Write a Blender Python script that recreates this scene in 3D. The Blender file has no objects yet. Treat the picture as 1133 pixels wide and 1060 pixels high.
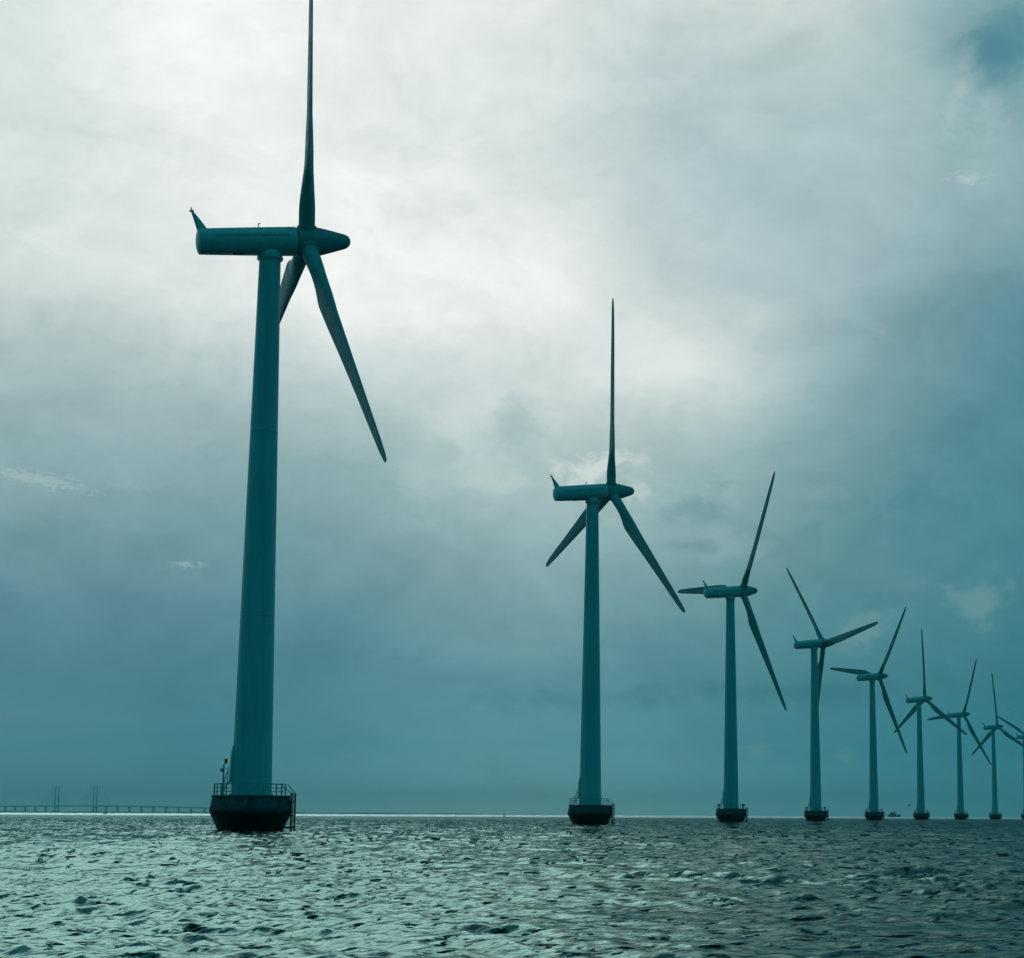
import bpy, bmesh, math, random
import numpy as np
from mathutils import Vector, Matrix

R = math.radians
sc = bpy.context.scene
col = sc.collection

# ------------------------------------------------------------------ camera
F_PX, W_PX, H_PX = 2234.0, 1133.0, 1060.0
CX, CY = 700.0, 530.0
PITCH, ROLL, EYE = 0.1649160548, 0.0045, 1.8
cd = bpy.data.cameras.new('camera')
cam = bpy.data.objects.new('camera', cd)
col.objects.link(cam)
cd.sensor_fit = 'HORIZONTAL'
cd.sensor_width = 36.0
cd.lens = 36.0 * F_PX / W_PX
cd.shift_x = -(CX - W_PX / 2) / W_PX
cd.shift_y = (CY - H_PX / 2) / W_PX
cd.clip_start = 0.1
cd.clip_end = 60000
_fw = Vector((0, math.cos(PITCH), math.sin(PITCH)))
_up = Vector((0, -math.sin(PITCH), math.cos(PITCH)))
_rt = Vector((1, 0, 0))
_c, _s = math.cos(ROLL), math.sin(ROLL)
_r2 = _rt * _c + _up * _s
_u2 = _up * _c - _rt * _s
m = Matrix(((_r2.x, _u2.x, -_fw.x), (_r2.y, _u2.y, -_fw.y), (_r2.z, _u2.z, -_fw.z)))
cam.matrix_world = Matrix.Translation((0, 0, EYE)) @ m.to_4x4()
sc.camera = cam


def px_dir(x, y):
    "direction in the world of a point of the photograph"
    return (_fw * F_PX + _r2 * (x - CX) - _u2 * (y - CY)).normalized()


def px_of(d):
    z = d.dot(_fw)
    return CX + F_PX * d.dot(_r2) / z, CY - F_PX * d.dot(_u2) / z


def ground(x, dist):
    "a point on the water seen in column x, dist metres away"
    d = px_dir(x, 900)
    h = math.hypot(d.x, d.y)
    return Vector((d.x / h * dist, d.y / h * dist, 0))


# ------------------------------------------------------------------ view
sc.view_settings.view_transform = 'Standard'
sc.view_settings.look = 'None'
sc.view_settings.gamma = 1
sc.view_settings.exposure = -1.0
sc.render.engine = 'CYCLES'
sc.cycles.max_bounces = 6
sc.cycles.volume_bounces = 0
sc.cycles.sample_clamp_indirect = 4
sc.cycles.use_denoising = True


def lin(c):
    o = []
    for v in c:
        v /= 255.0
        o.append(v / 12.92 if v <= 0.04045 else ((v + 0.055) / 1.055) ** 2.4)
    return o


# ------------------------------------------------------------------ world: an overcast sky given as colours per direction
SKY_X = [0, 100, 200, 300, 400, 500, 600, 700, 800, 900, 1000, 1070, 1133]
SKY_Y = [0, 60, 130, 200, 300, 360, 420, 480, 540, 600, 680, 760, 830, 870, 895]
SKY = {
 0:   [(214,227,224),(228,236,234),(238,243,241),(239,243,241),(236,241,239),(232,238,236),(225,232,230),(208,220,219),(200,214,212),(202,214,212),(182,201,202),(146,180,184),(140,176,180)],
 60:  [(212,225,222),(226,235,232),(238,243,241),(238,243,241),(236,241,239),(230,237,235),(216,226,224),(197,212,213),(186,205,206),(186,205,205),(176,198,199),(120,162,168),(84,142,150)],
 130: [(206,220,217),(220,230,227),(234,240,238),(236,241,239),(234,240,238),(226,234,232),(208,220,219),(188,205,207),(174,196,199),(170,194,197),(166,191,194),(152,182,185),(120,162,168)],
 200: [(202,217,214),(214,225,222),(230,237,235),(236,241,239),(234,240,238),(228,235,233),(212,223,221),(184,202,205),(172,195,199),(164,189,194),(154,182,187),(146,177,181),(138,171,176)],
 300: [(206,219,217),(214,225,223),(222,231,229),(232,238,236),(234,240,238),(234,239,237),(230,236,234),(198,211,211),(176,197,201),(164,188,193),(144,175,181),(124,162,169),(112,155,163)],
 360: [(184,203,203),(196,211,210),(208,220,219),(216,226,224),(222,231,229),(230,236,235),(224,232,230),(206,218,216),(198,212,211),(162,188,191),(122,162,169),(98,146,156),(86,138,150)],
 420: [(158,184,187),(166,190,192),(176,198,199),(184,203,204),(190,207,207),(196,211,211),(204,217,215),(214,224,222),(208,219,217),(150,180,184),(114,156,164),(92,142,153),(82,135,148)],
 480: [(142,173,176),(150,178,182),(154,181,185),(156,183,186),(160,186,188),(176,198,198),(178,199,199),(186,204,203),(176,198,198),(138,172,175),(108,152,160),(90,141,151),(80,134,146)],
 540: [(126,162,168),(132,167,173),(134,168,173),(134,168,173),(138,171,175),(150,180,183),(160,186,188),(164,189,190),(150,181,183),(124,162,166),(98,146,154),(84,138,148),(76,131,143)],
 600: [(110,151,159),(114,154,162),(114,154,162),(114,155,162),(120,158,165),(134,168,173),(140,173,176),(144,176,179),(132,168,171),(110,153,158),(92,143,151),(80,135,145),(72,129,141)],
 680: [(90,137,148),(94,140,151),(92,139,150),(92,140,150),(100,146,155),(108,152,160),(114,156,163),(112,155,162),(104,150,157),(92,143,151),(80,136,145),(72,130,140),(64,124,136)],
 760: [(76,127,139),(78,128,140),(72,124,136),(74,126,138),(84,134,145),(90,139,148),(92,141,150),(88,138,148),(80,134,143),(70,127,138),(60,120,133),(56,118,131),(52,115,128)],
 830: [(72,124,134),(72,124,135),(66,120,132),(70,123,134),(78,131,141),(84,136,145),(84,136,145),(80,134,144),(72,129,140),(62,122,134),(52,115,128),(48,113,127),(46,112,126)],
 870: [(74,125,132),(76,126,132),(70,122,131),(76,128,136),(84,135,142),(92,142,147),(92,142,147),(88,140,146),(80,135,143),(70,128,138),(58,120,132),(54,117,129),(52,115,127)],
 895: [(82,131,135),(82,131,135),(78,128,134),(86,135,139),(94,143,147),(102,149,151),(102,149,151),(98,147,150),(90,142,148),(80,135,142),(70,128,137),(64,124,134),(60,121,132)],
}


def sky_at(x, y):
    "bilinear in the table, clamped at the edges"
    x = min(max(x, SKY_X[0]), SKY_X[-1])
    y = min(max(y, SKY_Y[0]), SKY_Y[-1])
    i = max(k for k in range(len(SKY_X) - 1) if SKY_X[k] <= x)
    j = max(k for k in range(len(SKY_Y) - 1) if SKY_Y[k] <= y)
    tx = (x - SKY_X[i]) / (SKY_X[i + 1] - SKY_X[i])
    ty = (y - SKY_Y[j]) / (SKY_Y[j + 1] - SKY_Y[j])
    g = [[SKY[SKY_Y[j + b]][i + a] for a in (0, 1)] for b in (0, 1)]
    return [sum(g[b][a][k] * (tx if a else 1 - tx) * (ty if b else 1 - ty) for a in (0, 1) for b in (0, 1)) for k in range(3)]


world = bpy.data.worlds.new("World")
sc.world = world
world.use_nodes = True
wt = world.node_tree
for n in list(wt.nodes):
    wt.nodes.remove(n)


class NG:
    "tiny helper to write node maths"
    def __init__(s, tree):
        s.t = tree

    def new(s, kind, **kw):
        n = s.t.nodes.new(kind)
        for k, v in kw.items():
            setattr(n, k, v)
        return n

    def put(s, sock, v):
        if hasattr(v, 'is_output') or isinstance(v, bpy.types.NodeSocket):
            s.t.links.new(v, sock)
        else:
            sock.default_value = v

    def math(s, op, a, b=0.0, c=None, clamp=False):
        n = s.new('ShaderNodeMath', operation=op, use_clamp=clamp)
        s.put(n.inputs[0], a)
        s.put(n.inputs[1], b)
        if c is not None:
            s.put(n.inputs[2], c)
        return n.outputs[0]

    def vmath(s, op, a, b=(0, 0, 0), scale=None):
        n = s.new('ShaderNodeVectorMath', operation=op)
        s.put(n.inputs[0], a)
        s.put(n.inputs[1], b)
        if scale is not None:
            s.put(n.inputs['Scale'], scale)
        return n.outputs['Value'] if op in ('DOT_PRODUCT', 'LENGTH') else n.outputs['Vector']

    def noise(s, vec, scale, detail=4, rough=0.5, lac=2.0, dist=0.0):
        n = s.new('ShaderNodeTexNoise')
        s.put(n.inputs['Vector'], vec)
        n.inputs['Scale'].default_value = scale
        n.inputs['Detail'].default_value = detail
        n.inputs['Roughness'].default_value = rough
        n.inputs['Lacunarity'].default_value = lac
        n.inputs['Distortion'].default_value = dist
        return n.outputs

    def mapr(s, v, a, b, c, d, interp='LINEAR'):
        n = s.new('ShaderNodeMapRange', interpolation_type=interp)
        s.put(n.inputs['Value'], v)
        for i, q in zip((1, 2, 3, 4), (a, b, c, d)):
            s.put(n.inputs[i], q)
        return n.outputs[0]

    def mix(s, f, a, b, blend='MIX'):
        n = s.new('ShaderNodeMix', data_type='RGBA', blend_type=blend)
        s.put(n.inputs[0], f)
        s.put(n.inputs[6], a)
        s.put(n.inputs[7], b)
        return n.outputs[2]

    def sep(s, v):
        n = s.new('ShaderNodeSeparateXYZ')
        s.put(n.inputs[0], v)
        return n.outputs

    def comb(s, x, y, z):
        n = s.new('ShaderNodeCombineXYZ')
        for i, v in enumerate((x, y, z)):
            s.put(n.inputs[i], v)
        return n.outputs[0]

    def ramp(s, f, stops, interp='LINEAR'):
        n = s.new('ShaderNodeValToRGB')
        s.put(n.inputs[0], f)
        cr = n.color_ramp
        cr.interpolation = interp
        for i, (p, c) in enumerate(stops):
            e = cr.elements[i] if i < 2 else cr.elements.new(p)
            e.position = p
            e.color = (*c[:3], 1)
        return n.outputs[0]


g = NG(wt)
tc = g.new('ShaderNodeTexCoord').outputs['Generated']
dirn = g.vmath('NORMALIZE', tc)
n1 = g.noise(dirn, 5.0, 5, 0.55)
n2 = g.noise(dirn, 22.0, 5, 0.6)
warp1 = g.vmath('SCALE', g.vmath('SUBTRACT', n1['Color'], (0.5, 0.5, 0.5)), scale=0.085)
warp2 = g.vmath('SCALE', g.vmath('SUBTRACT', n2['Color'], (0.5, 0.5, 0.5)), scale=0.042)
# cloud structure lies flatter than it is wide and vanishes into the murk at the horizon
dz0 = g.sep(dirn)[2]
wfade = g.mapr(dz0, 0.0, 0.12, 0.18, 1.0)
warp = g.vmath('MULTIPLY', g.vmath('SCALE', g.vmath('ADD', warp1, warp2), scale=wfade), (1, 1, 0.75))
wd = g.vmath('ADD', dirn, warp)
x, y, z = g.sep(wd)
az = g.math('MULTIPLY', g.math('ARCTAN2', x, y), 180 / math.pi)
hyp = g.math('SQRT', g.math('ADD', g.math('MULTIPLY', x, x), g.math('MULTIPLY', y, y)))
el = g.math('MULTIPLY', g.math('ARCTAN2', z, hyp), 180 / math.pi)
AZ0, AZ1 = -19.5, 13.0
azf = g.mapr(az, AZ0, AZ1, 0, 1)
ELS = [0.15, 0.8, 1.9, 3.7, 5.7, 7.7, 9.3, 10.8, 12.4, 14.0, 15.4, 17.8, 19.6, 21.2, 22.7]
cur = None
prev_e = None
for e in ELS:
    stops = []
    for k in range(24):
        a = AZ0 + (AZ1 - AZ0) * k / 23
        d = Vector((math.sin(R(a)) * math.cos(R(e)), math.cos(R(a)) * math.cos(R(e)), math.sin(R(e))))
        lift = 1 + 0.16 * max(0.0, 1 - e / 4.5)        # what the haze takes away low down
        stops.append((k / 23, lin([v * lift for v in sky_at(*px_of(d))])))
    row = g.ramp(azf, stops, 'B_SPLINE')
    if cur is None:
        cur = row
    else:
        cur = g.mix(g.mapr(el, prev_e, e, 0, 1, 'LINEAR'), cur, row)
    prev_e = e
# above the frame the overcast thins towards the hidden sun, then is darkened overhead for wave contrast
over = g.ramp(g.mapr(el, 22.0, 90.0, 0, 1), [(0, lin((225, 233, 231))), (0.14, lin((160, 190, 192))), (0.36, lin((44, 92, 102))), (1, lin((34, 82, 92)))])
side = g.math('MULTIPLY', g.mapr(az, -10.0, 10.0, 1.0, 0.0, 'SMOOTHSTEP'), g.mapr(az, -70.0, -20.0, 0.0, 1.0, 'SMOOTHSTEP'))
over = g.mix(side, lin((34, 92, 104)) + [1], over)
cur = g.mix(g.mapr(el, 22.7, 28, 0, 1, 'SMOOTHSTEP'), cur, over)
# behind the camera and to the sides: unseen dark cloud, graded to shade turbines
back_col = g.ramp(g.mapr(el, 0, 90, 0, 1), [(0, (0.0, 0.110, 0.128)), (0.3, (0.0, 0.185, 0.220)), (1, (0.06, 0.34, 0.40))])
aft = g.mapr(g.math('ABSOLUTE', az), 105.0, 165.0, 1.15, 0.75, 'SMOOTHSTEP')
back_col = g.mix(1.0, back_col, g.comb(aft, aft, aft), 'MULTIPLY')
back = g.mapr(g.math('ABSOLUTE', g.math('ADD', az, 2.0)), 22.0, 85.0, 0.0, 1.0, 'SMOOTHSTEP')
cur = g.mix(back, cur, back_col)
# soft mottling of the cloud deck
mott = g.noise(g.vmath('MULTIPLY', dirn, (1, 1, 1.8)), 11.0, 8, 0.58, dist=0.6)['Fac']
mfade = g.mapr(dz0, 0.0, 0.10, 0.45, 1.1)
mott2 = g.noise(g.vmath('MULTIPLY', dirn, (1, 1, 1.5)), 38.0, 7, 0.6, dist=1.0)['Fac']
mott = g.math('ADD', g.math('MULTIPLY', mott, 0.74), g.math('MULTIPLY', mott2, 0.26))
mv = g.math('ADD', 1.03, g.math('MULTIPLY', g.math('SUBTRACT', mott, 0.5), g.math('MULTIPLY', mfade, 0.62)))
cur = g.mix(1.0, cur, g.comb(g.math('POWER', mv, 1.25), mv, g.math('POWER', mv, 0.97)), 'MULTIPLY')

# single cloud shapes: ellipse in direction space, ragged by noise
raggA = g.noise(g.vmath('MULTIPLY', dirn, (1, 1, 1.5)), 46.0, 8, 0.62, dist=0.3)['Fac']
raggB = g.noise(g.vmath('MULTIPLY', dirn, (1, 1, 2.6)), 95.0, 7, 0.66, dist=0.5)['Fac']


raggC = g.noise(g.vmath('MULTIPLY', dirn, (1, 1, 2.2)), 230.0, 7, 0.62, dist=0.8)['Fac']


def puff(cur, px, py, rx, ry, colr, op, rot=0.0, rag=1.1, soft=0.55, fine=False):
    "rx, ry are half sizes in photograph pixels, turned into angles here"
    d = px_dir(px, py)
    a0, e0 = math.degrees(math.atan2(d.x, d.y)), math.degrees(math.asin(d.z))
    k = math.degrees(1 / F_PX)
    # plain direction angles (unwarped)
    u = g.math('SUBTRACT', AZD, a0)
    v = g.math('SUBTRACT', ELD, e0)
    c, s = math.cos(R(rot)), math.sin(R(rot))
    uu = g.math('ADD', g.math('MULTIPLY', u, c / (rx * k)), g.math('MULTIPLY', v, s / (rx * k)))
    vv = g.math('ADD', g.math('MULTIPLY', u, -s / (ry * k)), g.math('MULTIPLY', v, c / (ry * k)))
    r2 = g.math('SQRT', g.math('ADD', g.math('MULTIPLY', uu, uu), g.math('MULTIPLY', vv, vv)))
    f = g.math('SUBTRACT', 1.0, r2)
    f = g.math('ADD', f, g.math('MULTIPLY', g.math('SUBTRACT', (raggC if fine == 2 else raggB) if fine else raggA, 0.5), rag * 3.4))
    mk = g.math('MULTIPLY', g.mapr(f, 0.0, soft, 0.0, 1.0, 'SMOOTHSTEP'), op)
    mk = g.math('MULTIPLY', mk, g.mapr(r2, 0.9, 2.2, 1.0, 0.0, 'SMOOTHSTEP'))
    return g.mix(mk, cur, lin(colr) + [1])


dx_, dy_, dz_ = g.sep(dirn)
AZD = g.math('MULTIPLY', g.math('ARCTAN2', dx_, dy_), 180 / math.pi)
ELD = g.math('MULTIPLY', g.math('ARCSINE', dz_), 180 / math.pi)
for p in [
    (1104, 55, 56, 60, (82, 136, 150), 0.95, 0, 0.4, 0.9),
    (1062, 100, 18, 60, (186, 206, 205), 0.5, -20, 1.0, 1.3),
    (1095, 135, 28, 45, (176, 200, 200), 0.5, -25, 1.1, 1.3),
    (1072, 197, 26, 8, (182, 204, 203), 0.65, 0, 1.2, 1.0, 2),
    (790, 170, 190, 55, (160, 186, 191), 0.45, -42, 0.5, 1.2),
    (850, 260, 210, 20, (178, 200, 203), 0.40, -42, 0.5, 1.2),
    (720, 190, 190, 16, (196, 212, 213), 0.35, -42, 0.5, 1.2),
    (572, 470, 40, 44, (158, 184, 188), 0.6, 0, 0.7, 1.0),
    (503, 462, 38, 30, (206, 219, 217), 0.7, 0, 1.0, 1.0), (455, 525, 44, 62, (176, 199, 200), 0.5, 0, 0.9, 1.1), (490, 500, 30, 20, (160, 186, 189), 0.5, 0, 1.0, 0.8),
    (478, 505, 34, 40, (176, 198, 199), 0.45, 0, 0.9, 1.0),
    (560, 535, 66, 16, (190, 208, 206), 0.7, 0, 1.2, 0.9),
    (650, 520, 52, 34, (212, 224, 221), 0.85, 10, 1.2, 0.85),
    (705, 535, 30, 44, (194, 211, 208), 0.65, 0, 1.2, 0.85),
    (765, 562, 60, 28, (116, 157, 164), 0.75, 5, 0.9, 0.9),
    (805, 600, 60, 24, (148, 180, 182), 0.45, -8, 0.9, 0.9),
    (760, 604, 40, 12, (108, 151, 158), 0.7, 0, 0.9, 0.9),
    (700, 375, 60, 40, (226, 234, 232), 0.55, 0, 0.6, 1.0),
    (750, 400, 55, 60, (230, 236, 235), 0.50, 20, 0.6, 1.1),
    (735, 700, 120, 22, (94, 143, 153), 0.45, 4, 0.9, 0.9),
    (960, 700, 50, 26, (112, 154, 160), 0.8, 15, 0.9, 0.9),
    (1085, 665, 46, 34, (106, 150, 157), 0.8, 0, 0.9, 0.9),
    (990, 640, 60, 24, (100, 146, 154), 0.40, 0, 0.9, 0.9),
    (880, 765, 210, 24, (58, 116, 129), 0.5, 0, 0.9, 1.2),
    (620, 775, 170, 20, (70, 126, 138), 0.45, 0, 0.9, 1.2),
    (320, 722, 210, 24, (76, 129, 141), 0.45, 0, 0.9, 1.2),
    (1050, 560, 110, 40, (72, 131, 143), 0.5, 0, 0.9, 1.1),
    (930, 592, 84, 30, (88, 140, 150), 0.45, 0, 0.9, 1.1),
    (690, 650, 95, 24, (122, 161, 167), 0.5, 0, 1.0, 1.0),
    (885, 545, 70, 22, (132, 168, 173), 0.45, -10, 1.0, 1.0),
    (430, 620, 90, 22, (124, 162, 168), 0.4, 0, 1.0, 1.1),
    (840, 832, 26, 12, (96, 146, 152), 0.55, 0, 0.9, 0.9, True),
    (935, 836, 18, 14, (92, 142, 150), 0.60, -20, 0.8, 0.8, True),
    (755, 838, 26, 12, (98, 147, 153), 0.45, 0, 0.9, 0.9, True),
    (540, 845, 36, 16, (100, 149, 154), 0.55, -15, 0.9, 0.9, True),
    (390, 845, 18, 12, (94, 144, 150), 0.45, 0, 0.9, 0.9, True),
    (40, 530, 64, 10, (164, 189, 191), 0.75, -9, 1.1, 0.9, 2),
    (145, 538, 34, 7, (150, 179, 182), 0.45, 0, 1.1, 0.9, 2),
    (204, 624, 22, 5.5, (166, 192, 194), 0.6, 0, 1.2, 1.2, 2),
    (15, 794, 18, 8, (92, 138, 147), 0.45, 0, 0.9, 0.8, True),
    (60, 272, 75, 12, (228, 236, 233), 0.6, -14, 1.2, 1.0, 2),
    (110, 300, 110, 34, (220, 229, 227), 0.40, -12, 1.0, 1.0),
    (20, 275, 30, 18, (224, 232, 230), 0.45, 0, 1.0, 1.0),
]:
    cur = puff(cur, *p)
# below the horizon (only seen through reflections of the far edge)
cur = g.mix(g.mapr(ELD, -0.6, -0.1, 1, 0), cur, lin((60, 110, 115)) + [1])
bg = g.new('ShaderNodeBackground')
wt.links.new(cur, bg.inputs['Color'])
bg.inputs['Strength'].default_value = 2.0      # the photograph is exposed one stop down
wo = g.new('ShaderNodeOutputWorld')
wt.links.new(bg.outputs[0], wo.inputs['Surface'])
world.cycles.sampling_method = 'MANUAL'
world.cycles.sample_map_resolution = 1024

# ------------------------------------------------------------------ sun behind the cloud
sl = bpy.data.lights.new('sun', 'SUN')
sl.energy = 0.5
sl.angle = R(32)
sl.color = (0.80, 1.0, 0.97)
sun = bpy.data.objects.new('sun', sl)
col.objects.link(sun)
SUN_AZ, SUN_EL = -19.0, 23.0
sd = Vector((math.sin(R(SUN_AZ)) * math.cos(R(SUN_EL)), math.cos(R(SUN_AZ)) * math.cos(R(SUN_EL)), math.sin(R(SUN_EL))))
sun.rotation_euler = sd.to_track_quat('Z', 'Y').to_euler()
sun.location = sd * 400


# ------------------------------------------------------------------ materials
def mat(name):
    m = bpy.data.materials.new(name)
    m.use_nodes = True
    t = m.node_tree
    for n in list(t.nodes):
        t.nodes.remove(n)
    gg = NG(t)
    b = gg.new('ShaderNodeBsdfPrincipled')
    o = gg.new('ShaderNodeOutputMaterial')
    t.links.new(b.outputs[0], o.inputs['Surface'])
    return m, gg, b


def paint(name, base, dirt, rough=0.4, streak=(0.8, 0.8, 0.06), amount=0.5, scale=1.5):
    m, gg, b = mat(name)
    rnd = gg.math('MULTIPLY', gg.new('ShaderNodeObjectInfo').outputs['Random'], 37.0)      # every turbine weathers its own way
    co = gg.vmath('ADD', gg.new('ShaderNodeTexCoord').outputs['Object'], gg.comb(rnd, rnd, rnd))
    st = gg.noise(gg.vmath('MULTIPLY', co, streak), scale, 6, 0.6)['Fac']
    sp = gg.noise(co, 9.0 * scale, 4, 0.6)['Fac']
    f = gg.mapr(gg.math('ADD', gg.math('MULTIPLY', st, 0.75), gg.math('MULTIPLY', sp, 0.25)), 0.42, 0.72, 0.0, amount)
    c = gg.mix(f, (*base, 1), (*dirt, 1))
    m.node_tree.links.new(c, b.inputs['Base Color'])
    m.node_tree.links.new(gg.mapr(st, 0.3, 0.7, rough - 0.07, rough + 0.12), b.inputs['Roughness'])
    return m


M_TOWER = paint('tower paint', (0.18, 0.51, 0.57), (0.10, 0.34, 0.38), 0.42, amount=0.7)
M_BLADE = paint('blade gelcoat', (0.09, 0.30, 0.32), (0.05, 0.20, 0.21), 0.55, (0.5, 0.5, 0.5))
M_NAC = paint('nacelle paint', (0.22, 0.52, 0.56), (0.10, 0.33, 0.36), 0.4, (0.3, 0.9, 0.9))
M_STEEL = paint('galvanised steel', (0.17, 0.42, 0.44), (0.09, 0.24, 0.25), 0.5, (1, 1, 1), 0.8)
M_DARK = paint('dark rubber and steel', (0.012, 0.028, 0.030), (0.03, 0.04, 0.04), 0.6, (1, 1, 1), 0.6)
M_RED = paint('lamp glass', (0.10, 0.02, 0.02), (0.05, 0.01, 0.01), 0.3, (1, 1, 1), 0.5)
M_WHITE = paint('white boat paint', (0.9, 0.92, 0.92), (0.8, 0.84, 0.84), 0.3, (1, 1, 1), 0.4)
M_SHIP = paint('ship paint', (0.03, 0.09, 0.11), (0.02, 0.06, 0.07), 0.5, (1, 1, 1), 0.5)
M_CONC = paint('bridge concrete', (0.60, 0.76, 0.78), (0.52, 0.68, 0.70), 0.7, (0.05, 0.05, 0.05), 0.5)
M_LAND = paint('far shore scrub', (0.02, 0.06, 0.06), (0.03, 0.05, 0.04), 0.9, (0.01, 0.01, 0.05), 0.8)
M_BIRD = paint('gull plumage', (0.05, 0.07, 0.07), (0.03, 0.04, 0.04), 0.8, (5, 5, 5), 0.5)


def concrete_caisson():
    "stained caisson: weathered concrete above, weed and wet black below the splash line"
    m, gg, b = mat('caisson concrete')
    co = gg.new('ShaderNodeTexCoord').outputs['Object']
    z = gg.sep(co)[2]
    nz = gg.noise(gg.vmath('MULTIPLY', co, (1, 1, 0.25)), 1.6, 6, 0.65)['Fac']
    fine = gg.noise(co, 7.0, 6, 0.65)['Fac']
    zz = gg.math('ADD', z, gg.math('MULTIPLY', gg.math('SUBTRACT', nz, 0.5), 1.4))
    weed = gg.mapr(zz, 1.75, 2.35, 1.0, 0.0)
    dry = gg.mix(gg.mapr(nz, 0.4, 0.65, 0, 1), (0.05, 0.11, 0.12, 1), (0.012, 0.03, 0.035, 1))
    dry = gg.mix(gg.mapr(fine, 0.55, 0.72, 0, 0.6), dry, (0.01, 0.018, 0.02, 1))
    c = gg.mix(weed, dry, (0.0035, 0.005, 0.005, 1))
    t = m.node_tree
    t.links.new(c, b.inputs['Base Color'])
    t.links.new(gg.mapr(weed, 0, 1, 0.8, 0.45), b.inputs['Roughness'])
    b.inputs['Specular IOR Level'].default_value = 0.25
    bp = gg.new('ShaderNodeBump')
    bp.inputs['Strength'].default_value = 0.4
    bp.inputs['Distance'].default_value = 0.05
    t.links.new(fine, bp.inputs['Height'])
    t.links.new(bp.outputs[0], b.inputs['Normal'])
    return m


M_CAIS = concrete_caisson()


# ------------------------------------------------------------------ mesh helpers
def obj(name, bm, material, parent=None, smooth=True, loc=None):
    me = bpy.data.meshes.new(name)
    bmesh.ops.recalc_face_normals(bm, faces=bm.faces)
    bm.to_mesh(me)
    bm.free()
    me.materials.append(material)
    if smooth:
        me.set_sharp_from_angle(angle=R(35)) if hasattr(me, 'set_sharp_from_angle') else None
        for p in me.polygons:
            p.use_smooth = True
    o = bpy.data.objects.new(name, me)
    col.objects.link(o)
    if parent:
        o.parent = parent
    if loc is not None:
        o.location = loc
    return o


def thing(name, label, cat, loc=(0, 0, 0), rotz=0, group=None):
    o = bpy.data.objects.new(name, None)
    col.objects.link(o)
    o.location = loc
    o.rotation_euler = (0, 0, rotz)
    o['label'] = label
    o['category'] = cat
    if group:
        o['group'] = group
    return o


def rings(bm, sections, closed=True, caps=True):
    "sections: list of lists of points; bridges them"
    vs = [[bm.verts.new(p) for p in s] for s in sections]
    n = len(vs[0])
    for a, b in zip(vs[:-1], vs[1:]):
        for i in range(n if closed else n - 1):
            j = (i + 1) % n
            bm.faces.new((a[i], a[j], b[j], b[i]))
    if caps:
        bm.faces.new(vs[0][::-1])
        bm.faces.new(vs[-1])
    return vs


def lathe(bm, prof, n=48, mtx=None, caps=True):
    "profile of (radius, height) about z"
    secs = []
    for r, h in prof:
        s = [Vector((r * math.cos(2 * math.pi * k / n), r * math.sin(2 * math.pi * k / n), h)) for k in range(n)]
        secs.append([mtx @ p for p in s] if mtx else s)
    rings(bm, secs, True, caps)


def tube(bm, p, q, r, n=8, r2=None):
    p, q = Vector(p), Vector(q)
    d = q - p
    mtx = Matrix.Translation(p) @ d.to_track_quat('Z', 'Y').to_matrix().to_4x4()
    lathe(bm, [(r, 0), (r if r2 is None else r2, d.length)], n, mtx)


def box(bm, c, s, mtx=None):
    v = []
    for dx in (-.5, .5):
        for dy in (-.5, .5):
            for dz in (-.5, .5):
                p = Vector((c[0] + dx * s[0], c[1] + dy * s[1], c[2] + dz * s[2]))
                v.append(bm.verts.new(mtx @ p if mtx else p))
    for f in ((0, 1, 3, 2), (4, 6, 7, 5), (0, 4, 5, 1), (2, 3, 7, 6), (0, 2, 6, 4), (1, 5, 7, 3)):
        bm.faces.new([v[i] for i in f])


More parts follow.
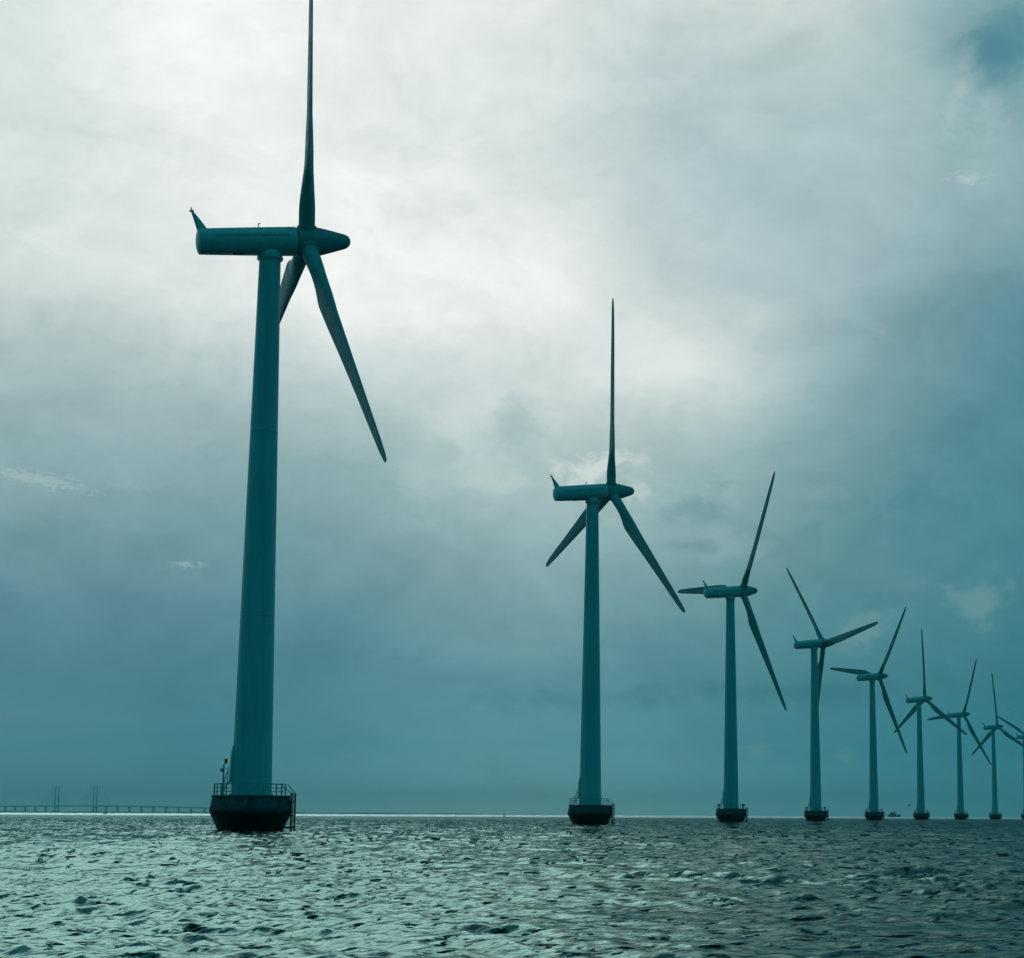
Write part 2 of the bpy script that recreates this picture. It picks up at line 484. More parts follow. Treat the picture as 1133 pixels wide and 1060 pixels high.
# ------------------------------------------------------------------ the sea: real waves, one sheet out to the horizon
def build_sea():
    rng = np.random.default_rng(11)
    th = np.concatenate([np.linspace(-180, -25, 46)[:-1], np.linspace(-25, 19, 900)[:-1], np.linspace(19, 180, 46)[:-1]])
    th = np.radians(th)
    rr = [1.2]
    while rr[-1] < 13:
        rr.append(rr[-1] * 1.05)
    while rr[-1] < 900:
        rr.append(rr[-1] * 1.0034)
    while rr[-1] < 20000:
        rr.append(rr[-1] * 1.03)
    rr = np.array(rr)
    NR, NT = len(rr), len(th)
    rad, ang = np.meshgrid(rr, th, indexing='ij')
    X0 = (rad * np.sin(ang)).ravel()
    Y0 = (rad * np.cos(ang)).ravel()
    rad = rad.ravel()
    X, Y, Z = X0.copy(), Y0.copy(), np.zeros_like(X0)
    J = np.zeros_like(X0)
    near = rad < 1500
    xi, yi, ri = X0[near], Y0[near], rad[near]
    dX, dY, dZ, dJ = (np.zeros_like(xi) for _ in range(4))
    # patches where the wind bites and where it does not
    gust = np.zeros_like(xi)
    for k in range(14):
        L = rng.uniform(9, 70)
        a = rng.uniform(0, 2 * np.pi)
        gust += np.sin(2 * np.pi / L * (np.cos(a) * xi + np.sin(a) * yi) + rng.uniform(0, 6.28))
    gust = 1 + 0.09 * gust
    gust = np.clip(gust, 0.5, 1.6)
    N = 210
    lam = np.exp(np.linspace(np.log(0.26), np.log(7.5), N)) * rng.uniform(0.97, 1.03, N)
    wind = math.atan2(-0.88, -0.48)
    step = np.maximum(ri * 0.0034, 0.04)
    for L in lam:
        a = wind + rng.normal(0, 0.60 if L < 1.0 else 0.30)
        k = 2 * np.pi / L
        slope = 0.030 if L < 0.7 else (0.030 if L < 1.2 else (0.017 if L < 2.6 else 0.010))
        amp = slope / k * rng.uniform(0.3, 1.7)
        c, s = math.cos(a), math.sin(a)
        ph = k * (c * xi + s * yi) + rng.uniform(0, 6.28)
        wgt = np.clip(1.6 - 2.2 * step / L, 0, 1) * (gust if L < 4 else 1.0)
        A = amp * wgt
        sn, cs = np.sin(ph), np.cos(ph)
        dZ += A * cs
        dX -= 0.9 * A * c * sn
        dY -= 0.9 * A * s * sn
        dJ += A * k * cs
    X[near] += dX
    Y[near] += dY
    Z[near] = dZ
    J[near] = dJ
    co = np.stack([X, Y, Z], 1).astype(np.float32)
    i = np.arange(NR - 1)[:, None] * NT
    j = np.arange(NT)[None, :]
    j2 = (j + 1) % NT
    quads = np.stack([i + j, i + j2, i + NT + j2, i + NT + j], -1).reshape(-1, 4)[:, ::-1]
    nv, nq = NR * NT, len(quads)
    co = np.vstack([co, [[0, 0, 0]]]).astype(np.float32)
    tri = np.stack([np.full(NT, nv), np.arange(NT), (np.arange(NT) + 1) % NT], 1)[:, ::-1]
    me = bpy.data.meshes.new('sea')
    me.vertices.add(nv + 1)
    me.vertices.foreach_set('co', co.ravel())
    loops = np.concatenate([quads.ravel(), tri.ravel()]).astype(np.int32)
    me.loops.add(len(loops))
    me.loops.foreach_set('vertex_index', loops)
    me.polygons.add(nq + NT)
    starts = np.concatenate([np.arange(nq) * 4, nq * 4 + np.arange(NT) * 3]).astype(np.int32)
    me.polygons.foreach_set('loop_start', starts)
    me.update(calc_edges=True)
    me.polygons.foreach_set('use_smooth', np.ones(nq + NT, dtype=bool))
    at = me.attributes.new('crest', 'FLOAT', 'POINT')
    at.data.foreach_set('value', np.concatenate([J, [0]]).astype(np.float32))
    o = bpy.data.objects.new('sea', me)
    col.objects.link(o)
    o['kind'] = 'structure'
    m, gg, b = mat('sea water')
    t = m.node_tree
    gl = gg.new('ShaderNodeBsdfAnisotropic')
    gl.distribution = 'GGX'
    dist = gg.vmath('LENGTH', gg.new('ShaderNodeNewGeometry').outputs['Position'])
    t.links.new(gg.mix(gg.mapr(dist, 1300, 1900, 0, 1), (0.195, 0.295, 0.277, 1), (0.80, 0.95, 0.93, 1)), gl.inputs['Color'])  # far water tinted brighter, painting the glint strip along the horizon
    fr = gg.new('ShaderNodeFresnel')
    fr.inputs['IOR'].default_value = 1.333
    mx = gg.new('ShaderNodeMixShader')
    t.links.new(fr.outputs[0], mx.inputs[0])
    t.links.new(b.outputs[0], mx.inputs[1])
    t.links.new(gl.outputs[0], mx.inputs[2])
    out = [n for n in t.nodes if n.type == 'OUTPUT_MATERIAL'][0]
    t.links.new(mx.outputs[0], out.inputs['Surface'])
    b.inputs['Specular IOR Level'].default_value = 0.0
    pos = gg.new('ShaderNodeNewGeometry').outputs['Position']
    px, py, pz = gg.sep(pos)
    dist = gg.math('SQRT', gg.math('ADD', gg.math('MULTIPLY', px, px), gg.math('MULTIPLY', py, py)))
    crest = gg.new('ShaderNodeAttribute', attribute_name='crest').outputs['Fac']
    fn = gg.noise(pos, 24.0, 4, 0.7)['Fac']
    foam = gg.mapr(gg.math('ADD', crest, gg.math('MULTIPLY', fn, 1.0)), 1.22, 1.36, 0.0, 0.8)
    bc = gg.mix(foam, (0.0, 0.006, 0.007, 1), (0.42, 0.60, 0.60, 1))
    t.links.new(bc, b.inputs['Base Color'])
    # beyond the lee of the wind farm the water is ruffled
    rg = gg.mapr(dist, 60, 900, 0.04, 0.12)
    rg = gg.math('ADD', rg, gg.math('MULTIPLY', foam, 0.5))
    t.links.new(rg, b.inputs['Roughness'])
    t.links.new(rg, gl.inputs['Roughness'])
    # capillary ripples
    rip = gg.noise(gg.vmath('MULTIPLY', pos, (1, 1.25, 1)), 5.0, 5, 0.68, dist=0.5)['Fac']
    rip2 = gg.noise(gg.vmath('MULTIPLY', pos, (1, 1.3, 1)), 0.22, 5, 0.62)['Fac']
    bp = gg.new('ShaderNodeBump')
    bp.inputs['Strength'].default_value = 1.0
    bp.inputs['Distance'].default_value = 0.014
    t.links.new(rip, bp.inputs['Height'])
    bp2 = gg.new('ShaderNodeBump')
    t.links.new(gg.mapr(dist, 500, 1100, 0.0, 1.0), bp2.inputs['Strength'])
    bp2.inputs['Distance'].default_value = 1.2
    t.links.new(rip2, bp2.inputs['Height'])
    t.links.new(bp.outputs[0], bp2.inputs['Normal'])
    # wavelets finer than the mesh: tilts of the surface, long-crested, coarser where one looks along the water
    tilt = None
    for fx, fy, lo0, lo1, hi0, hi1, amp in ((2.1, 2.7, -1, 0, 45, 75, 1.0), (1.4, 0.75, 45, 75, 90, 140, 1.0), (0.9, 0.16, 90, 140, 230, 340, 1.1), (0.42, 0.022, 230, 340, 3000, 6000, 1.2)):
        tl = gg.noise(gg.vmath('MULTIPLY', pos, (fx, fy, 1.0)), 1.0, 4, 0.66, dist=0.35)['Fac']
        speck = gg.mapr(tl, 0.57, 0.67, 0.0, -1.0)
        soft = gg.math('MULTIPLY', gg.math('SUBTRACT', tl, 0.5), -1.15)
        w = gg.math('MULTIPLY', gg.mapr(dist, lo0, lo1, 0.0, amp), gg.mapr(dist, hi0, hi1, 1.0, 0.0))
        k = gg.math('MULTIPLY', gg.math('ADD', speck, soft), w)
        tilt = k if tilt is None else gg.math('ADD', tilt, k)
    nn = gg.vmath('NORMALIZE', gg.vmath('ADD', bp2.outputs[0], gg.comb(0.0, tilt, 0.0)))
    for q in (b, gl, fr):
        t.links.new(nn, q.inputs['Normal'])
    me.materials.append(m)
    return o


sea = build_sea()

# ------------------------------------------------------------------ wind turbines
H = 64.0
TILT = R(6)
DECK = 3.65


def caisson_bm():
    bm = bmesh.new()
    prof = [(2.9, -1.0), (3.1, -0.6), (3.37, 0.0), (3.85, 1.0), (4.28, 1.9), (4.31, 2.1), (4.22, 2.5), (4.05, 3.45), (4.05, 3.5), (4.16, 3.52), (4.16, DECK - 0.03), (4.12, DECK), (2.0, DECK + 0.02)]
    lathe(bm, prof, 72)
    return bm


def tower_bm():
    bm = bmesh.new()
    prof = [(2.32, DECK + 0.02), (2.32, DECK + 0.18), (2.14, DECK + 0.2)]
    z0, z1 = DECK + 0.2, 62.0
    seams = (22.5, 42.5)
    for k in range(0, 41):
        z = z0 + (z1 - z0) * k / 40
        r = 2.12 + (1.17 - 2.12) * (z - z0) / (z1 - z0)
        prof.append((r, z))
    for s in seams:
        r = 2.12 + (1.17 - 2.12) * (s - z0) / (z1 - z0)
        prof += [(r, s - 0.05), (r - 0.04, s - 0.03), (r - 0.04, s + 0.03), (r, s + 0.05)]
    prof.sort(key=lambda p: p[1])
    lathe(bm, prof, 56)
    return bm


def top_flange_bm():
    bm = bmesh.new()
    lathe(bm, [(1.18, 61.9), (1.42, 61.95), (1.42, 62.2), (1.36, 62.25), (1.34, 62.6), (1.2, 62.95), (0.8, 63.2)], 48)
    return bm


def axis_mtx():
    "local frame of the rotor axis: z along +X tilted up"
    return Matrix.Rotation(math.pi / 2 - TILT, 4, 'Y')


def nacelle_bm():
    bm = bmesh.new()
    prof = []
    for k in range(1, 9):          # rounded tail cap
        a = math.pi / 2 * k / 8
        prof.append((1.46 * math.sin(a), -8.15 + 0.42 * (1 - math.cos(a))))
    prof[-1] = (1.46, -7.7)
    prof += [(1.50, -6.2), (1.50, -6.17), (1.57, -3.0), (1.63, 0.0), (1.66, 2.2), (1.66, 2.68), (1.6, 2.76), (1.3, 2.78)]
    # hull is a lathe, flattened a little at the belly
    lathe(bm, prof, 64)
    for v in bm.verts:
        if v.co.x > 1.2:           # local x points down after the rotation
            v.co.x = 1.2 + (v.co.x - 1.2) * 0.80
    return bm


def hub_bm():
    bm = bmesh.new()
    prof = [(1.3, 2.80), (1.34, 2.88), (1.60, 2.90), (1.63, 2.98), (1.64, 4.0), (1.62, 5.0), (1.50, 5.7), (1.22, 6.8), (0.90, 8.0), (0.80, 8.35), (0.62, 8.68), (0.36, 8.88), (0.12, 8.95)]
    lathe(bm, prof, 64)
    return bm


def foil(chord, thick, n=14):
    "closed section in (c, t): c towards the leading edge"
    pts = []
    for k in range(n):
        u = 0.5 - 0.5 * math.cos(math.pi * k / n)       # 0 LE -> 1 TE upper side
        yt = 5 * thick * (0.2969 * math.sqrt(u) - 0.126 * u - 0.3516 * u * u + 0.2843 * u ** 3 - 0.1036 * u ** 4)
        cam_ = 0.03 * (1 - (2 * u - 0.8) ** 2)
        pts.append((u, yt + cam_))
    for k in range(n):
        u = 0.5 + 0.5 * math.cos(math.pi * k / n)
        yt = 5 * thick * (0.2969 * math.sqrt(u) - 0.126 * u - 0.3516 * u * u + 0.2843 * u ** 3 - 0.1036 * u ** 4)
        cam_ = 0.03 * (1 - (2 * u - 0.8) ** 2)
        pts.append((u, -yt * 0.8 + cam_))
    return [((-u) * chord, t * chord) for u, t in pts]


def interp(tab, x):
    for (a, *p), (b, *q) in zip(tab[:-1], tab[1:]):
        if a <= x <= b:
            t = (x - a) / (b - a)
            t = t * t * (3 - 2 * t) if tab is BL and x < 9.8 else t
            return [u + (v - u) * t for u, v in zip(p, q)]
    return list(tab[-1][1:])


# radius, chord, thickness ratio, blend to foil, leading-edge offset, twist
BL = [(1.35, 1.84, .5, 0, .92, 12), (3.2, 1.80, .5, 0, .90, 12), (9.8, 2.90, .37, 1, .92, 10.5), (11.6, 2.86, .33, 1, .90, 9), (14, 2.70, .26, 1, .82, 8), (19, 2.40, .24, 1, .76, 5),
      (26, 1.95, .21, 1, .64, 2), (32, 1.58, .19, 1, .53, 0.5), (35.5, 1.28, .18, 1, .44, 0), (37.2, .95, .18, 1, .34, 0), (37.8, .56, .16, 1, .20, 0), (38.0, .14, .2, 1, .1, 0)]


def blade_bm():
    "blade along +z, leading edge towards +y, upwind side +x"
    bm = bmesh.new()
    secs = []
    rs = [1.35, 2.2, 3.0, 3.6, 4.2, 4.8, 5.4, 6, 6.6, 7.2, 7.8, 8.4, 9, 9.7, 10.5, 12, 14, 16, 19, 22, 26, 29, 32, 34, 35.5, 36.5, 37.2, 37.6, 37.8, 37.93, 38.0]
    for r in rs:
        ch, th, bl, le, tw = interp(BL, r)
        f = foil(ch, th)
        n = len(f)
        s = []
        tw = R(tw + 2.0)
        for k, (c, t) in enumerate(f):
            yy, xx = le + c, t
            a = math.pi * 2 * k / n
            cy, cx = 0.90 * math.cos(a), 0.90 * math.sin(a)
            yy, xx = cy + (yy - cy) * bl, cx + (xx - cx) * bl
            s.append(Vector((xx * math.cos(tw) + yy * math.sin(tw), -xx * math.sin(tw) + yy * math.cos(tw), r)))
        secs.append(s)
    rings(bm, secs)
    return bm


def collar_bm():
    bm = bmesh.new()
    lathe(bm, [(0.92, 1.30), (1.04, 1.32), (1.06, 1.36), (1.06, 1.74), (1.03, 1.78), (0.92, 1.79)], 40)
    return bm


def fin_bm():
    "tapering mast at the tail (nacelle frame: x down, z forward)"
    bm = bmesh.new()
    def sec(x, zc, lz, ly):
        return [Vector((x, math.sin(2 * math.pi * k / 12) * ly, zc + math.cos(2 * math.pi * k / 12) * lz)) for k in range(12)]
    rings(bm, [sec(-1.15, -7.35, .62, .26), sec(-1.45, -7.42, .58, .24), sec(-2.4, -7.85, .38, .17), sec(-3.35, -8.32, .15, .10), sec(-3.52, -8.40, .12, .10)])
    tube(bm, (-3.45, 0, -8.62), (-3.45, 0, -8.18), 0.13, 8)
    tube(bm, (-3.5, 0, -8.42), (-3.85, 0, -8.45), 0.07, 6)
    return bm


def safety_rail_bm(side):
    bm = bmesh.new()
    for sgn in (side,):
        def P(z, ex):
            r = interp([(-8, 1.46), (-6.2, 1.50), (-3, 1.57), (0, 1.63), (3, 1.66)], z)[0] + ex
            return Vector((-r * math.sin(R(13)), sgn * r * math.cos(R(13)), z))
        zs = [-6.0, -3.5, -1.0, 1.6]
        for p, q in zip(zs[:-1], zs[1:]):
            tube(bm, P(p, .10), P(q, .10), 0.03, 6)
        for z in zs:
            tube(bm, P(z, -.03), P(z, .16), 0.07, 6)
    return bm


def vane_bm():
    bm = bmesh.new()
    tube(bm, (-1.55, 0.15, -1.2), (-2.1, 0.15, -1.2), 0.05, 6)
    tube(bm, (-2.02, 0.15, -1.2), (-2.14, 0.15, -1.0), 0.07, 6)
    box(bm, (-1.62, 0.15, -1.2), (.10, .30, .30))
    return bm


def hatch_bm():
    bm = bmesh.new()
    box(bm, (1.36, -0.25, -3.75), (0.28, 0.75, 1.0))
    return bm


def railing_bm(r=3.88, gap=(-24, 24)):
    bm = bmesh.new()
    n = 26
    a0, a1 = gap[1], 360 + gap[0]
    pts = [R(a0 + (a1 - a0) * k / n) for k in range(n + 1)]
    for h in (0.42, 0.80, 1.2):
        for p, q in zip(pts[:-1], pts[1:]):
            tube(bm, (r * math.cos(p), r * math.sin(p), DECK + h), (r * math.cos(q), r * math.sin(q), DECK + h), 0.036 if h > 1 else 0.026, 6)
    for p in pts:
        tube(bm, (r * math.cos(p), r * math.sin(p), DECK - 0.1), (r * math.cos(p), r * math.sin(p), DECK + 1.2), 0.036, 6)
    return bm


def landing_bm():
    "boat landing at local +X: two fender pipes, rungs, brackets, sloping handrails"
    bm = bmesh.new()
    for y, x in ((-0.85, 4.50), (0.85, 4.50)):
        tube(bm, (x, y, -0.9), (x, y, DECK + 0.25), 0.10, 12)
        for z in (0.35, 1.6, 3.0):
            rr = interp([(0, 3.45), (1.9, 4.2), (2.1, 4.2), (3.6, 4.0), (4, 4.0)], z)[0]
            tube(bm, (math.sqrt(rr * rr - y * y) - 0.15, y, z), (x, y, z), 0.07, 8)
        tube(bm, (x, y, DECK + 0.2), (3.45, y * 2.0, DECK + 1.2), 0.04, 6)
    for k in range(14):
        z = -0.5 + 0.32 * k
        tube(bm, (4.42, -0.28, z), (4.42, 0.28, z), 0.025, 6)
    for y in (-0.28, 0.28):
        tube(bm, (4.42, y, -0.7), (4.42, y, DECK + 0.3), 0.045, 8)
    for z in (0.35, 3.0):
        tube(bm, (4.50, -0.85, z), (4.50, 0.85, z), 0.06, 8)
    return bm


def door_stair_bm(ang):
    "small stair with cage up to the tower door"
    bm = bmesh.new()
    M = Matrix.Rotation(ang, 4, 'Z')
    def T(p):
        return M @ Vector(p)
    for y in (-.4, .4):
        tube(bm, T((3.15, y, DECK)), T((2.5, y, DECK + 1.35)), .04, 6)
        tube(bm, T((3.15, y, DECK + 1.0)), T((2.55, y, DECK + 2.45)), .03, 6)
        tube(bm, T((3.15, y, DECK)), T((3.15, y, DECK + 1.0)), .03, 6)
        tube(bm, T((2.55, y, DECK + 1.3)), T((2.55, y, DECK + 2.9)), .03, 6)
        tube(bm, T((2.85, y, DECK + .7)), T((2.85, y, DECK + 1.75)), .03, 6)
    for k in range(6):
        tube(bm, T((3.1 - .12 * k, -.4, DECK + .1 + .24 * k)), T((3.1 - .12 * k, .4, DECK + .1 + .24 * k)), .035, 6)
    tube(bm, T((2.55, -.4, DECK + 2.9)), T((2.55, .4, DECK + 2.9)), .03, 6)
    box(bm, (2.32, 0, DECK + 1.35), (.5, .9, .07), M)
    return bm


def door_bm(ang):
    bm = bmesh.new()
    M = Matrix.Rotation(ang, 4, 'Z')
    # door housing whose sides follow the leaning tower wall
    sec = []
    for z, x1 in ((DECK + 1.35, 2.36), (DECK + 4.2, 2.28), (DECK + 5.2, 2.10)):
        sec.append([M @ Vector(p) for p in ((1.7, -.5, z), (x1, -.42, z), (x1, .42, z), (1.7, .5, z))])
    rings(bm, sec)
    return bm


def nav_pole_bm(x, y, h, tall):
    bm = bmesh.new()
    tube(bm, (x, y, DECK), (x + .03, y, DECK + h), 0.11 if tall else 0.10, 10, 0.085)
    tube(bm, (x, y, DECK), (x, y, DECK + .12), .24, 10)
    if tall:
        box(bm, (x - .20, y, DECK + h * .80), (.30, .26, .36))
        tube(bm, (x + .03, y, DECK + h - .03), (x + .24, y - .05, DECK + h + .12), .05, 8)
    return bm


def lantern_bm(x, y, z, k=1.0):
    bm = bmesh.new()
    lathe(bm, [(.10 * k, 0), (.19 * k, .03), (.19 * k, .10), (.15 * k, .13), (.15 * k, .36), (.20 * k, .40), (.14 * k, .5), (.03, .54)], 16, Matrix.Translation((x, y, z)))
    return bm


ASSETS = {}


def part(name, key, bmf, material, parent, smooth=True):
    "share mesh data between turbines"
    if key not in ASSETS:
        o = obj(name, bmf(), material, parent, smooth)
        ASSETS[key] = o.data
        return o
    o = bpy.data.objects.new(name, ASSETS[key])
    col.objects.link(o)
    o.parent = parent
    return o


def turbine(loc, yaw, phi, cone, label, idx):
    t = thing('wind_turbine', label, 'wind turbine', loc, 0, 'wind turbines standing in a curved row in the sea')
    facing = math.atan2(-loc[0], loc[1])      # so that the landing is seen to the right, as on all of them
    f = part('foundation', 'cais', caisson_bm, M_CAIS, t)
    f.rotation_euler.z = facing + idx * 0.4
    rl = part('railing', 'rail', railing_bm, M_STEEL, t)
    rl.rotation_euler.z = facing
    bl = part('boat_landing', 'land', landing_bm, M_DARK, t)
    bl.rotation_euler.z = facing - R(14)
    tw = part('tower', 'tower', tower_bm, M_TOWER, t)
    dr = part('door', 'door', lambda: door_bm(0), M_TOWER, tw)
    dr.rotation_euler.z = facing + R(188)
    st = part('stair', 'stair', lambda: door_stair_bm(0), M_STEEL, t)
    st.rotation_euler.z = facing + R(188)
    if idx == 0:
        p = obj('light_pole', nav_pole_bm(-2.95, -1.2, 3.25, True), M_STEEL, t)
        p.rotation_euler.z = facing
        obj('lantern', lantern_bm(-2.72, -1.25, DECK + 3.3), M_RED, p)
    elif idx >= 2:
        for sx, k, h in ((-3.35, 1.9, .75), (3.35, 2.4, .85)):
            p = obj('light_pole', nav_pole_bm(sx, -.6, h, False), M_DARK, t)
            p.rotation_euler.z = facing
            obj('lantern', lantern_bm(sx, -.6, DECK + h - .02, k), M_DARK, p)
    part('tower_flange', 'flange', top_flange_bm, M_NAC, t)
    A = Matrix.Rotation(yaw, 4, 'Z') @ axis_mtx()
    base = Matrix.Translation((0, 0, H)) @ A
    nac = part('nacelle', 'nac', nacelle_bm, M_NAC, t)
    nac.matrix_local = base
    part('tail_mast', 'fin', fin_bm, M_NAC, nac)
    for sd_ in (-1, 1):
        part('safety_rail', ('srail', sd_), lambda: safety_rail_bm(sd_), M_DARK, nac)
    part('wind_vane', 'vane', vane_bm, M_STEEL, nac)
    part('hatch', 'hatch', hatch_bm, M_DARK, nac, False)
    hub = part('rotor_hub', 'hub', hub_bm, M_BLADE, t)
    hub.matrix_local = base
    # basis of the rotor plane in the parent frame
    n = Vector((math.cos(yaw) * math.cos(TILT), math.sin(yaw) * math.cos(TILT), math.sin(TILT)))
    h = Vector((-math.sin(yaw), math.cos(yaw), 0))
    u = n.cross(h)
    for k in range(3):
        a = phi + k * 2 * math.pi / 3
        span = (u * math.cos(a) + h * math.sin(a)) * math.cos(cone) + n * math.sin(cone)
        lead = -u * math.sin(a) + h * math.cos(a)
        up = lead.cross(span)          # +x = y cross z
        m = Matrix(((up.x, lead.x, span.x, n.x * 4), (up.y, lead.y, span.y, n.y * 4), (up.z, lead.z, span.z, H + n.z * 4), (0, 0, 0, 1)))
        b = part('blade', 'blade', blade_bm, M_BLADE, t)
        b.matrix_local = m
        part('collar', 'collar', collar_bm, M_BLADE, b)
    return t


TURB = [
    (-40.05, 215.43, 20.5, 100.8, 1.1, 'nearest and largest wind turbine, its upright blade running out of the top of the picture'),
    (-7.83, 390.11, 24.5, 106.5, 0.0, 'second nearest wind turbine, one blade straight up and two splayed downwards'),
    (27.68, 567.13, 28.0, 85.0, 1.0, 'third wind turbine of the row, one blade lying level behind its nacelle'),
    (66.79, 740.44, 25.0, 37.0, 1.0, 'wind turbine with two blades raised in a V and the third hanging behind its tower'),
    (108.84, 916.99, 30.5, 81.5, 1.0, 'fifth wind turbine of the row, just left of the distant ship'),
    (155.07, 1094.71, 28.0, 117.5, 2.0, 'sixth wind turbine of the row, upright blade, just right of the low flying gull'),
    (202.94, 1259.86, 29.5, 93.0, 1.0, 'seventh wind turbine, third from the far end, its top blade tilted right'),
    (254.47, 1430.71, 29.5, 1.0, 1.0, 'eighth and last wholly visible wind turbine, its top blade leaning slightly left'),
    (308.69, 1598.67, 36.0, 62.0, 1.0, 'farthest wind turbine, cut off by the right edge of the picture'),
]
for i, (tx, ty, yaw, phi, cone, lab) in enumerate(TURB):
    turbine((tx, ty, 0), R(yaw), R(phi), R(cone), lab, i)


# ------------------------------------------------------------------ far away: bridge, shore, ship, boat, buoy, gulls
def build_bridge():
    P0 = ground(83, 13000)
    d0 = P0.normalized()
    perp = Vector((d0.y, -d0.x, 0))
    dv = perp * 0.463 - d0 * 0.886
    nv = Vector((dv.y, -dv.x, 0))
    ang = math.atan2(dv.y, dv.x)
    t = thing('cable_stayed_bridge', 'long cable stayed bridge faint in the haze on the horizon at the far left', 'bridge', P0, ang)

    def zdeck(s):
        return 41 - 0.0000045 * s * s if s > 0 else 41 - 0.0000012 * s * s
    bm = bmesh.new()
    S = [-2600 + 140 * k for k in range(0, 35)]
    secs = []
    for s in S:
        z = zdeck(s)
        secs.append([Vector((s, -13, z - 4)), Vector((s, 13, z - 4)), Vector((s, 14, z + 4)), Vector((s, -14, z + 4))])
    rings(bm, secs)
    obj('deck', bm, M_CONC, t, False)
    piers = [245 + 140 * k for k in range(1, 15)] + [-245 - 140 * k for k in range(1, 16)]
    for s in piers:
        bm = bmesh.new()
        z = zdeck(s) - 4.02
        rings(bm, [[Vector((s + a * w, b * v, h)) for a, b in ((-1, -1), (1, -1), (1, 1), (-1, 1))] for h, w, v in ((-1, 6, 10), (4, 5.5, 9), (4.1, 3.4, 6), (z - 4, 2.8, 5), (z, 3.2, 9))])
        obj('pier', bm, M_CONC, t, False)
    for s in (-245, 245):
        bm = bmesh.new()
        for y in (-11, 11):
            rings(bm, [[Vector((s + a * w, y * f + b * w, h)) for a, b in ((-1, -1), (1, -1), (1, 1), (-1, 1))] for h, w, f in ((-1, 5, 1), (48, 4, 1), (110, 2.4, 1), (165, 1.2, 1))])
        box(bm, (s, 0, 38), (6, 32, 5))
        box(bm, (s, 0, -1 + 6), (24, 52, 10))
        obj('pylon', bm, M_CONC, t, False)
        bm = bmesh.new()
        for y in (-11, 11):
            for k in range(1, 11):
                for q in (-1, 1):
                    tube(bm, (s, y, 190 - k * 11.0), (s + q * 22 * (11 - k) , y, zdeck(s) + 5), .45, 4)
        obj('stay_cables', bm, M_CONC, t, False)
    return t


build_bridge()


def build_shore():
    "low island on the horizon: long thin ridge with depth"
    rng = random.Random(5)
    bm = bmesh.new()
    a, b = ground(-140, 14500), ground(660, 15500)
    d = (b - a)
    L = d.length
    d.normalize()
    n = Vector((-d.y, d.x, 0))
    secs = []
    N = 160
    for k in range(N + 1):
        s = L * k / N
        f = min(1, (N - k) / 50)
        h = (7.5 + 2.2 * math.sin(k * .31) + rng.uniform(-1.4, 1.4)) * f + 0.3
        p = a + d * s
        secs.append([p + Vector((0, 0, -0.5)), p + n * 30 + Vector((0, 0, h * .55)), p + n * 90 + Vector((0, 0, h)), p + n * 300 + Vector((0, 0, h * .8)), p + n * 420 + Vector((0, 0, -0.5))])
    rings(bm, secs)
    o = obj('far_shore', bm, M_LAND, None, False)
    o['kind'] = 'structure'


build_shore()


def build_ship():
    d = 5200
    p = ground(989.3, d)
    s = d / F_PX / 13.5 * 13.5          # metres per pixel
    t = thing('ferry', 'small dark ferry on the horizon between the fifth and sixth turbines', 'ship', p, math.atan2(-p.x, p.y) + R(8))
    bm = bmesh.new()
    Lh = 6.7 * s
    w = 4.2
    def sec(x, wy, z0, z1):
        return [Vector((x, -wy, z1)), Vector((x, -wy * .8, z0)), Vector((x, wy * .8, z0)), Vector((x, wy, z1))]
    rings(bm, [sec(-Lh, w * .75, -.6, 5.2), sec(-Lh * .8, w, -.8, 5.0), sec(Lh * .5, w, -.8, 5.0), sec(Lh * .85, w * .55, -.7, 5.6), sec(Lh, .25, -.3, 6.2)])
    obj('hull', bm, M_SHIP, t, False)
    bm = bmesh.new()
    box(bm, (-Lh * .22, 0, 7.2), (Lh * 1.05, w * 1.7, 4.0))
    box(bm, (-Lh * .22, 0, 10.2), (Lh * .6, w * 1.5, 2.0))
    box(bm, (Lh * .06, 0, 12.8), (Lh * .25, w * 1.4, 2.4))
    obj('superstructure', bm, M_SHIP, t, False)
    bm = bmesh.new()
    tube(bm, (-Lh * .42, 0, 11.5), (-Lh * .45, 0, 13.8), 1.1, 12)
    obj('funnel', bm, M_SHIP, t)
    bm = bmesh.new()
    tube(bm, (Lh * .06, 0, 14), (Lh * .06, 0, 16.5), .2, 6)
    tube(bm, (Lh * .06, -1.6, 15.6), (Lh * .06, 1.6, 15.6), .12, 6)
    obj('mast', bm, M_SHIP, t)


build_ship()


def build_boat():
    p = ground(116.2, 2700)
    t = thing('motor_boat', 'tiny white motor boat on the bright horizon below the bridge', 'boat', p, R(25))
    bm = bmesh.new()
    def sec(x, w, z0, z1):
        return [Vector((x, -w, z1)), Vector((x, -w * .55, z0)), Vector((x, w * .55, z0)), Vector((x, w, z1))]
    rings(bm, [sec(-2.6, 1.1, -.3, .95), sec(-.5, 1.2, -.35, 1.0), sec(1.4, .9, -.3, 1.1), sec(2.7, .1, .1, 1.35)])
    obj('hull', bm, M_WHITE, t)
    bm = bmesh.new()
    rings(bm, [[Vector((x0, -.8, z)), Vector((x1, -.7, z)), Vector((x1, .7, z)), Vector((x0, .8, z))] for z, x0, x1 in ((.9, -1.3, 1.3), (1.6, -1.2, 1.0), (2.4, -1.1, .4))])
    obj('cabin', bm, M_WHITE, t, False)


build_boat()


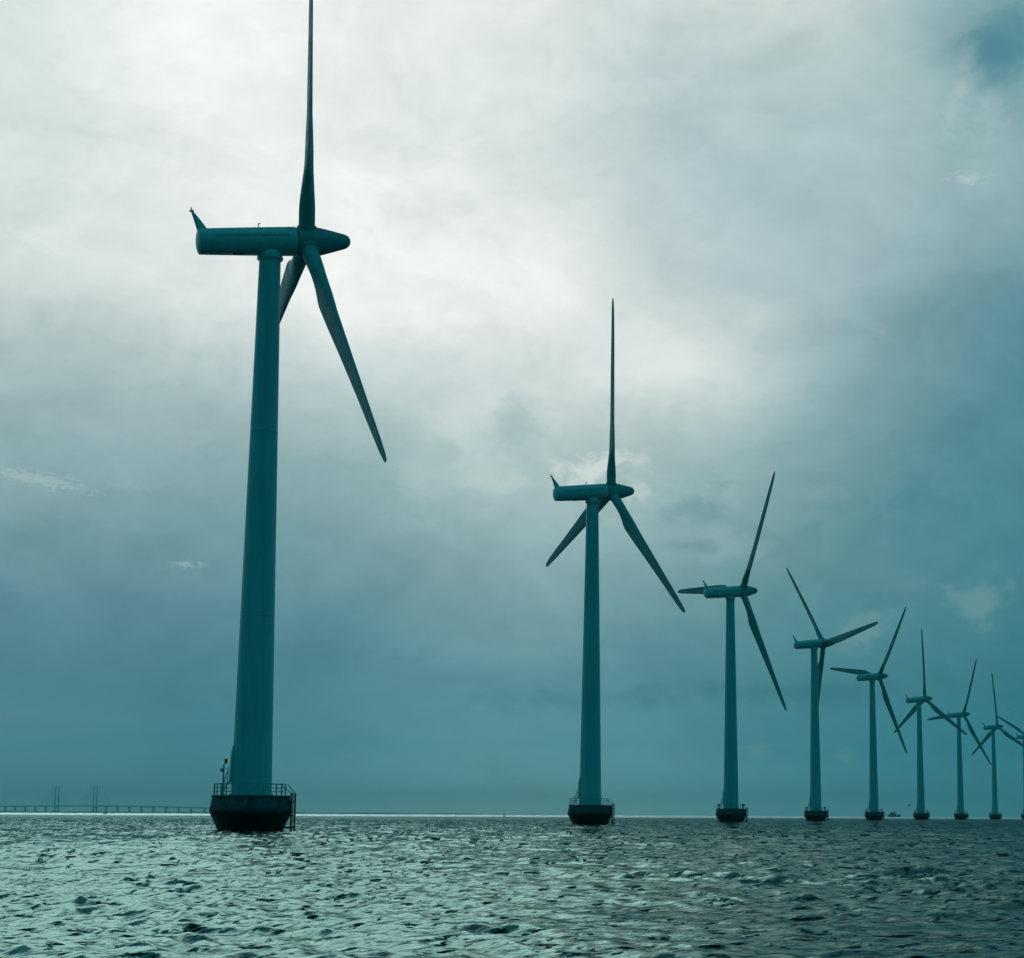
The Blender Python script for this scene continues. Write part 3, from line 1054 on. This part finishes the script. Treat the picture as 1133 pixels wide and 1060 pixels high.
def build_buoy():
    p = ground(557.8, 1500)
    t = thing('buoy', 'small dark buoy on the horizon between the two nearest turbines', 'buoy', p)
    bm = bmesh.new()
    lathe(bm, [(.7, -.6), (1.0, -.3), (1.05, .35), (.8, .55), (.3, .6)], 20)
    obj('float', bm, M_DARK, t)
    bm = bmesh.new()
    for k in range(4):
        a = k * math.pi / 2
        tube(bm, (.6 * math.cos(a), .6 * math.sin(a), .5), (.18 * math.cos(a), .18 * math.sin(a), 2.3), .07, 6)
    lathe(bm, [(.1, 1.1), (.55, 1.15), (.5, 1.8), (.1, 1.85)], 12)
    obj('frame', bm, M_DARK, t)
    bm = bmesh.new()
    lathe(bm, [(.1, 2.25), (.3, 2.3), (.3, 2.7), (.1, 2.85)], 12)
    obj('topmark', bm, M_DARK, t)


build_buoy()


def gull(px, py, dist, label, bank, head, span=1.35):
    d = px_dir(px, py)
    o_ = Vector((0, 0, EYE)) + d * dist
    bm = bmesh.new()
    bl = .44
    secs = []
    for x, r, z in ((-.5, .015, .02), (-.42, .05, .02), (-.22, .065, 0), (0, .095, 0), (.2, .09, 0), (.32, .06, .01), (.38, .055, .02), (.44, .045, .02), (.48, .018, .01), (.53, .008, 0)):
        secs.append([Vector((x * bl * 1.2, r * math.cos(2 * math.pi * k / 10), z + r * .9 * math.sin(2 * math.pi * k / 10))) for k in range(10)])
    rings(bm, secs)
    for s in (-1, 1):
        prof = [(0.04, .10, -.10, 0.0, .03), (.25, .12, -.09, .10, .025), (.42, .15, -.05, .13, .02), (.58, .06, -.08, .06, .012), (.70, -.08, -.11, -.02, .006)]
        secs = []
        for y, xf, xb, z, th in prof:
            y *= span / 1.4
            secs.append([Vector((xf, s * y, z)), Vector(((xf + xb) / 2, s * y, z + th)), Vector((xb, s * y, z)), Vector(((xf + xb) / 2, s * y, z - th * .4))])
        rings(bm, secs)
    o = obj('gull', bm, M_BIRD)
    o.location = o_
    o.rotation_euler = (bank, R(-8), head)
    o['label'] = label
    o['category'] = 'bird'
    return o


gull(1006.3, 891.0, 270, 'gull flying low over the sea just left of the sixth turbine', R(-55), R(65))
gull(1115.5, 784.3, 900, 'tiny gull high in the air right of the eighth turbine rotor', R(20), R(40))

# ------------------------------------------------------------------ haze over the sea
bm = bmesh.new()
box(bm, (0, 0, 109.0), (44000, 44000, 224.0))
hz = obj('haze', bm, M_CONC, None, False)
hz['kind'] = 'stuff'
hm = bpy.data.materials.new('sea haze')
hm.use_nodes = True
ht = hm.node_tree
for n in list(ht.nodes):
    ht.nodes.remove(n)
pv = ht.nodes.new('ShaderNodeVolumePrincipled')
pv.inputs['Color'].default_value = (0.55, 0.92, 0.96, 1)
pv.inputs['Density'].default_value = 0.00005
pv.inputs['Anisotropy'].default_value = 0.0
ho = ht.nodes.new('ShaderNodeOutputMaterial')
ht.links.new(pv.outputs[0], ho.inputs['Volume'])
hz.data.materials.clear()
hz.data.materials.append(hm)
